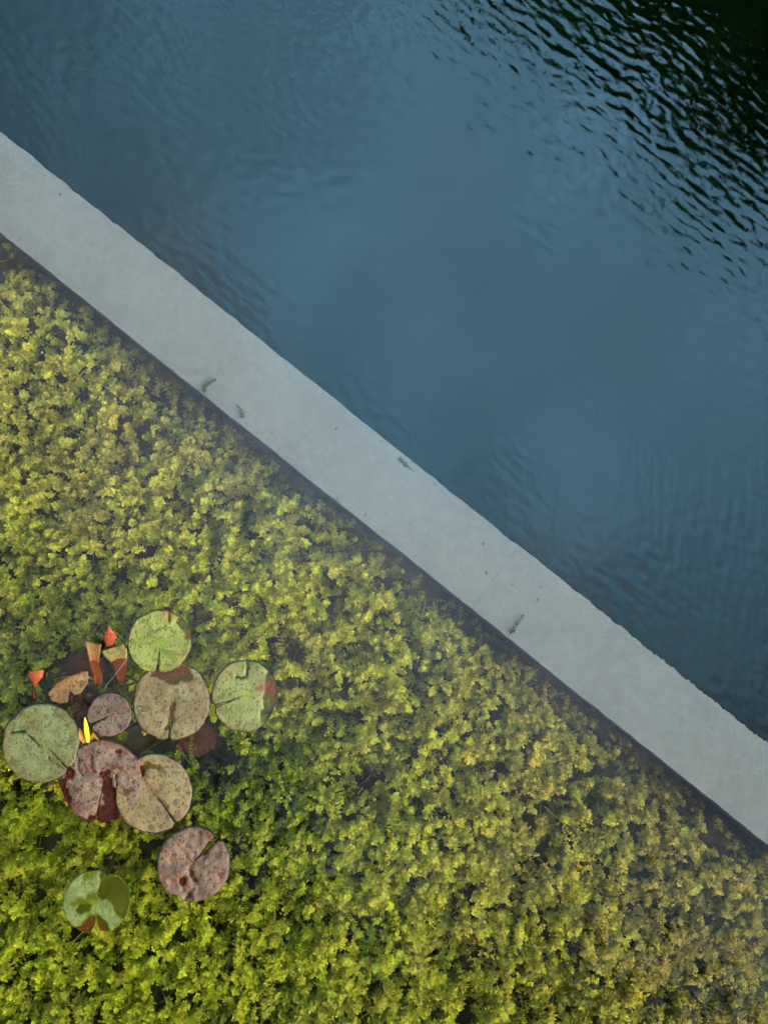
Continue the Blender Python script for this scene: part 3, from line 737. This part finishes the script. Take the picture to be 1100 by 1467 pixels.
strip_leaf('upright_leaf', 'orange fan shaped lily leaf poking out with its tail under water', 'lily leaf',
           [((121, 918), (145, 923), 26), ((125, 934), (143, 938), 13), ((128, 948), (141, 949), 2), ((129, 955), (142, 955), -9), ((132, 964), (145, 963), -16), ((138, 985), (149, 982), -32)], M_orange, bulge=4, accent=lambda t, s: min(1, max(0, s - 0.6)), group='folded lily leaves')
strip_leaf('upright_leaf', 'small red pointed lily leaf tip beside the lime pad', 'lily leaf',
           [((154, 898), (157, 898), 30), ((148, 914), (167, 911), 16), ((151, 924), (164, 921), 4), ((154, 932), (163, 930), -6)], M_scarlet, bulge=-3, group='folded lily leaves')
strip_leaf('folded_leaf', 'green folded lily leaf with red submerged tail beside the lime pad', 'lily leaf',
           [((145, 933), (176, 922), 9), ((150, 941), (182, 931), 7), ((159, 949), (182, 944), 1), ((163, 958), (182, 955), -10), ((169, 979), (178, 978), -30)], M_lgreen, bulge=2.0, accent=lambda t, s: min(1, max(0, (s - 1.6))) * max(0, 1.0 - 0.3 * s + .5), group='folded lily leaves')
strip_leaf('upright_leaf', 'tiny scarlet curled lily leaf above the sage pad', 'lily leaf',
           [((41, 962), (63, 960), (14, 16)), ((41, 971), (61, 971), 9), ((46, 979), (55, 977), 1), ((47, 987), (50, 987), -8), ((45, 994), (51, 994), -14), ((46, 1006), (52, 1006), -28)], M_scarlet, bulge=-5, accent=lambda t, s: math.exp(-((s - 1) / .5) ** 2 - ((t - .5) / .3) ** 2), group='folded lily leaves')

# ------------------------------------------------------------------ yellow flower bud
def bud():
    b0_ = at(126, 1063, 0.004); tip = at(121.5, 1028, 0.045)
    root = empty('lily_bud', (b0_.x, b0_.y, 0)); o = Vector((b0_.x, b0_.y, 0))
    m, nt, b, out = new_mat('bud_yellow')
    c = mixc(nt, rng_n(nt, noise_n(nt, 140, 3, 0.6, pos(nt)), 0.5, 0.75, 0, 0.5), (0.78, 0.52, 0.004), (0.55, 0.25, 0.01))
    nt.links.new(c, b.inputs['Base Color']); b.inputs['Roughness'].default_value = 0.4
    ax = tip - b0_
    V, F = tube([b0_ + ax * t - o for t in (0, .12, .35, .6, .82, .95, 1)], [.0030, .0042, .0050, .0046, .0030, .0012, .0002], 12)
    mesh_obj('petals', V, F, m, root)
    ms = plain('bud_sepal', (0.20, 0.075, 0.008), 0.5, 0.4, 90)
    for (pl, pm, pr) in (((114, 1043), (117, 1056), (122, 1065)), ((142, 1061), (134, 1053), (127, 1062))):
        t_, mid, bs = at(*pl, 0.012), at(*pm, 0.007), at(*pr, 0.003)
        side = (t_ - bs).cross(Vector((0, 0, 1))).normalized()
        rows = [(bs, .004), ((bs + mid) / 2, .006), (mid, .006), ((mid + t_) / 2, .0042), (t_, .0008)]
        V, F = [], []
        for p, w in rows: V += [p - side * w - o, p - Vector((0, 0, .0015)) - o, p + side * w - o]
        V += [v - Vector((0, 0, .0008)) for v in V]
        for i in range(4):
            for k in range(2):
                q = (i * 3 + k, (i + 1) * 3 + k, (i + 1) * 3 + k + 1, i * 3 + k + 1); F += [q, tuple(reversed([a + 15 for a in q]))]
        mesh_obj('sepal', V, F, ms, root)
    V, F = tube([b0_ - o, b0_ - o + Vector((.005, -.01, -.06)), (.02, -.03, ZB)], [.003, .0035, .004], 7)
    mesh_obj('flower_stalk', V, F, M_stalk, root)
    tag(root, 'pointed bright yellow water lily bud between sage pad and maroon pad', 'flower bud')
bud()

# ------------------------------------------------------------------ single sprigs and stems
def sprig(label, pts, zs, whorls, L, col, cat='waterweed sprig', leaves=6, rad=0.0011, group='loose waterweed sprigs', base_leafless=0.0, name='waterweed_sprig'):
    P = [at(p[0], p[1], z) for p, z in zip(pts, zs)]
    # smooth the path
    def cat_rom(t):
        n = len(P) - 1; i = min(int(t * n), n - 1); u = t * n - i
        p0, p1, p2, p3 = P[max(i - 1, 0)], P[i], P[i + 1], P[min(i + 2, n)]
        return 0.5 * ((2 * p1) + (p2 - p0) * u + (2 * p0 - 5 * p1 + 4 * p2 - p3) * u * u + (3 * p1 - p0 - 3 * p2 + p3) * u ** 3)
    path = [cat_rom(i / 24) for i in range(25)]
    o = path[0].copy(); root = empty(name, o)
    V, F = tube([p - o for p in path], [rad * (1 - 0.5 * i / 24) for i in range(25)], 6)
    me = mesh_obj('stem', V, F, M_weed, root, cols=[tuple(c * 0.9 for c in col)] * len(V))
    if whorls:
        r_ = random.Random(hash(label) % 999 if False else int(pts[0][0]))
        V, F, K = [], [], []
        for w in range(whorls):
            t = base_leafless + (1 - base_leafless) * (w + 0.5) / whorls
            p = cat_rom(t); d = (cat_rom(min(1, t + .02)) - cat_rom(max(0, t - .02))).normalized()
            a = d.cross(Vector((.1, .2, 1))).normalized(); b = d.cross(a)
            for k in range(leaves):
                an = 2 * math.pi * (k + .5 * (w % 2)) / leaves + r_.uniform(-.3, .3)
                rd = (a * math.cos(an) + b * math.sin(an)); dr = (rd + d * r_.uniform(.2, .7)).normalized(); sd_ = dr.cross(d).normalized()
                l = L * r_.uniform(.7, 1.2) * (1 - 0.3 * t); wd = l * .22; q = p - o; n0 = len(V)
                V += [q, q + dr * l * .5 - sd_ * wd, q + dr * l, q + dr * l * .5 + sd_ * wd]
                F.append((n0, n0 + 1, n0 + 2, n0 + 3)); s = r_.uniform(.7, 1.25); K += [tuple(c * s for c in col)] * 4
        mesh_obj('leaf_whorls', V, F, M_weed, root, cols=K, smooth=False)['kind'] = 'stuff'
    return tag(root, label, cat, group)
OL = (0.085, 0.066, 0.008); YG = (0.16, 0.18, 0.02); YE = (0.30, 0.22, 0.012)
zt = ZW + 0.012
sprig('olive waterweed sprig lying over the wall edge, leftmost of those on the wall', [(289, 566), (293, 556), (300, 548), (309, 544)], [-.24, zt, zt, zt], 10, .012, OL)
sprig('thin forked looking waterweed sprig on the wall, second from the left', [(342, 606), (347, 596), (346, 588), (339, 579)], [-.24, zt, zt, zt + .01], 8, .010, OL)
sprig('long green waterweed sprig lying across the wall beyond the joint', [(724, 914), (733, 903), (742, 891), (749, 882)], [-.24, zt, zt, zt], 16, .0105, (0.085, 0.075, 0.008))
sprig('short waterweed sprig tip touching the wall edge halfway along', [(477, 722), (481, 717), (484, 713)], [-.26, -.21, zt], 4, .006, OL)
sprig('small waterweed sprig at the wall edge, nearest the right border', [(868, 1046), (874, 1041), (882, 1037)], [-.25, -.21, zt], 5, .007, OL)
sprig('yellow green waterweed sprig rising to the surface right of the tan pad', [(280, 1115), (275, 1092), (273, 1072), (275, 1056)], [-.12, -.05, -.02, -.006], 11, .009, YG, base_leafless=.1)
sprig('side shoot of waterweed left of the rising sprig by the tan pad', [(272, 1095), (262, 1080), (254, 1068)], [-.06, -.03, -.012], 5, .006, YG, base_leafless=.3)
sprig('bare pale hooked stem in the dark gap among the weed', [(513, 1127), (523, 1119), (531, 1111), (536, 1103), (541, 1088), (542, 1074)], [-.16, -.13, -.12, -.12, -.13, -.16], 0, .006, (0.19, 0.18, 0.07), 'plant stem', rad=.0009, group='loose stems', name='plant_stem')
sprig('waterweed sprig arching beside the bare hooked stem', [(538, 1113), (528, 1100), (520, 1094), (508, 1082)], [-.12, -.11, -.12, -.15], 9, .0075, OL)
sprig('yellow curved stalk lying right of the fresh green pad', [(173, 1366), (178, 1348), (184, 1328), (192, 1312)], [-.09, -.05, -.03, -.05], 0, .006, YE, 'plant stem', rad=.0015, group='loose stems', name='plant_stem')
sprig('slim green stem rising from the yellow stalk', [(192, 1312), (197, 1295), (199, 1278), (203, 1268)], [-.05, -.045, -.05, -.08], 0, .006, YG, 'plant stem', rad=.0011, group='loose stems', name='plant_stem')
sprig('straight green stem running under the rose brown pad', [(182, 1262), (200, 1250), (222, 1235)], [-.12, -.09, -.06], 0, .006, (0.13, 0.17, 0.02), 'plant stem', rad=.0013, group='loose stems', name='plant_stem')
sprig('yellow crescent leaf stem beside the red leaf tail', [(184, 953), (189, 960), (189, 967), (184, 974)], [-.03, -.02, -.02, -.04], 0, .006, (0.26, 0.24, 0.02), 'plant stem', rad=.0016, group='loose stems', name='plant_stem')
sprig('thin pale thread strung from the folded green leaf towards the small purple pad', [(182, 944), (172, 958), (160, 973), (152, 982)], [.001, .0012, .0012, .001], 0, .006, (0.26, 0.24, 0.14), 'plant stem', rad=.0006, group='loose stems', name='plant_stem')
sprig('pale thread between the red leaf tip and the lime pad', [(164, 905), (172, 912), (181, 920)], [.012, .004, .002], 0, .006, (0.22, 0.20, 0.16), 'plant stem', rad=.0005, group='loose stems', name='plant_stem')
sprig('green weed scrap floating above the small purple pad', [(148, 993), (151, 986), (154, 980)], [-.01, -.004, -.003], 5, .0055, (0.19, 0.22, 0.03))
sprig('green weed scrap floating left of the small purple pad', [(125, 994), (129, 997), (133, 995)], [-.006, -.003, -.004], 4, .006, (0.17, 0.18, 0.03))
sprig('lime weed scrap at the top right rim of the sage pad', [(98, 1013), (102, 1019), (104, 1026)], [-.006, -.002, -.004], 4, .006, (0.22, 0.26, 0.03))

# ------------------------------------------------------------------ newt on the wall
def newt():
    o = at(578, 662, ZW); root_z = ZW + 0.004
    def w(px, py, dz=0.0): p = at(px, py, ZW); return (p.x - o.x, p.y - o.y, 0.004 + dz)
    J = [(569.5, 655.5, 3.2), (573, 658.5, 2.6), (577, 661.5, 3.3), (580.5, 664.5, 3.4), (584, 668.5, 1.9), (588, 672, 1.2), (592.5, 675.5, .5)]
    vs_ = [w(a, b) for a, b, _ in J]; rr = [r * 0.00145 for _, _, r in J]
    ed = [(i, i + 1) for i in range(6)]
    legs = [(2, [(574.5, 656.5), (573.5, 653)]), (1, [(572.5, 661), (571, 662)]), (3, [(582.5, 662.5), (585, 661)]), (3, [(579.5, 667), (578.5, 669)])]
    for j, pts in legs:
        prev = j
        for (a, b) in pts:
            vs_.append(w(a, b, -.002)); rr.append(.0019); ed.append((prev, len(vs_) - 1)); prev = len(vs_) - 1
    me = bpy.data.meshes.new('newt'); me.from_pydata(vs_, ed, [])
    ob = bpy.data.objects.new('newt', me); C.objects.link(ob); ob.location = (o.x, o.y, ZW)
    sk = ob.modifiers.new('skin', 'SKIN')
    for i, sv in enumerate(me.skin_vertices[0].data):
        sv.radius = (rr[i], rr[i]); sv.use_root = (i == 2)
    ob.modifiers.new('sub', 'SUBSURF').levels = 2; ob.modifiers['sub'].render_levels = 2
    dg = bpy.context.evaluated_depsgraph_get()
    me2 = bpy.data.meshes.new_from_object(ob.evaluated_get(dg))
    ob.modifiers.clear(); ob.data = me2
    me2.materials.clear(); me2.materials.append(plain('newt_skin', (0.05, 0.022, 0.018), 0.5, 0.5, 200))
    me2.polygons.foreach_set('use_smooth', [True] * len(me2.polygons))
    tag(ob, 'small dark newt on the pool side edge of the concrete wall', 'newt')
newt()

# ------------------------------------------------------------------ dark scraps lying on the wall
M_scrap = plain('leaf_scrap', (0.035, 0.022, 0.012), 0.8, 0.4, 150)
def scrap(px, py, ln, ang, curl, label):
    o = at(px, py, ZW); n = 7; V, F = [], []
    for i in range(n):
        t = i / (n - 1) - .5; a = ang + curl * t; w = .0011 * (1 - (2 * t) ** 2) + .0003
        x = math.cos(ang) * t * ln - math.sin(ang) * curl * ln * t * t * .8; y = math.sin(ang) * t * ln + math.cos(ang) * curl * ln * t * t * .8
        sx, sy = -math.sin(a) * w, math.cos(a) * w
        for s, z in ((-1, .002), (1, .002), (1, .0035), (-1, .0035)): V.append((x + s * sx, y + s * sy, z + .001 * math.sin(i)))
    for i in range(n - 1):
        for k in range(4): F.append((i * 4 + k, i * 4 + (k + 1) % 4, i * 4 + 4 + (k + 1) % 4, i * 4 + 4 + k))
    F += [(3, 2, 1, 0), tuple((n - 1) * 4 + k for k in range(4))]
    ob = mesh_obj('leaf_scrap', V, F, M_scrap, loc=(o.x, o.y, ZW)); tag(ob, label, 'leaf scrap', 'dark scraps on the wall')
scrap(482, 615, .007, .3, 2.5, 'curled dark scrap in the middle of the wall, above left of the newt')
scrap(523, 738, .009, 1.2, .8, 'thin dark scrap near the weed side of the wall, below left of the newt')
scrap(622, 694, .0045, .9, .4, 'dark speck at the pool side edge, just right of the newt')
scrap(697, 820, .008, 1.9, 1.2, 'dark scrap just left of the hairline joint')
scrap(692, 779, .009, 1.3, .3, 'thin scrap above the hairline joint')
scrap(734, 838, .006, .4, 1.8, 'small hooked scrap just right of the hairline joint')
scrap(771, 859, .007, 1.5, 2.2, 'hooked scrap right of the joint towards the pool side')
scrap(775, 841, .006, .1, .2, 'short straight scrap nearest the pool edge right of the joint')
scrap(545, 632, .006, 1.2, .2, 'short scrap on the pool side edge, left of the newt')
scrap(30, 341, .007, -.8, .3, 'dark scrap at the weed side edge, nearest the left border')
scrap(86, 278, .006, -.7, .2, 'dark scrap at the pool side edge, nearest the left border')
scrap(390, 620, .004, .5, .6, 'tiny dark speck halfway between sprigs and curled scrap')
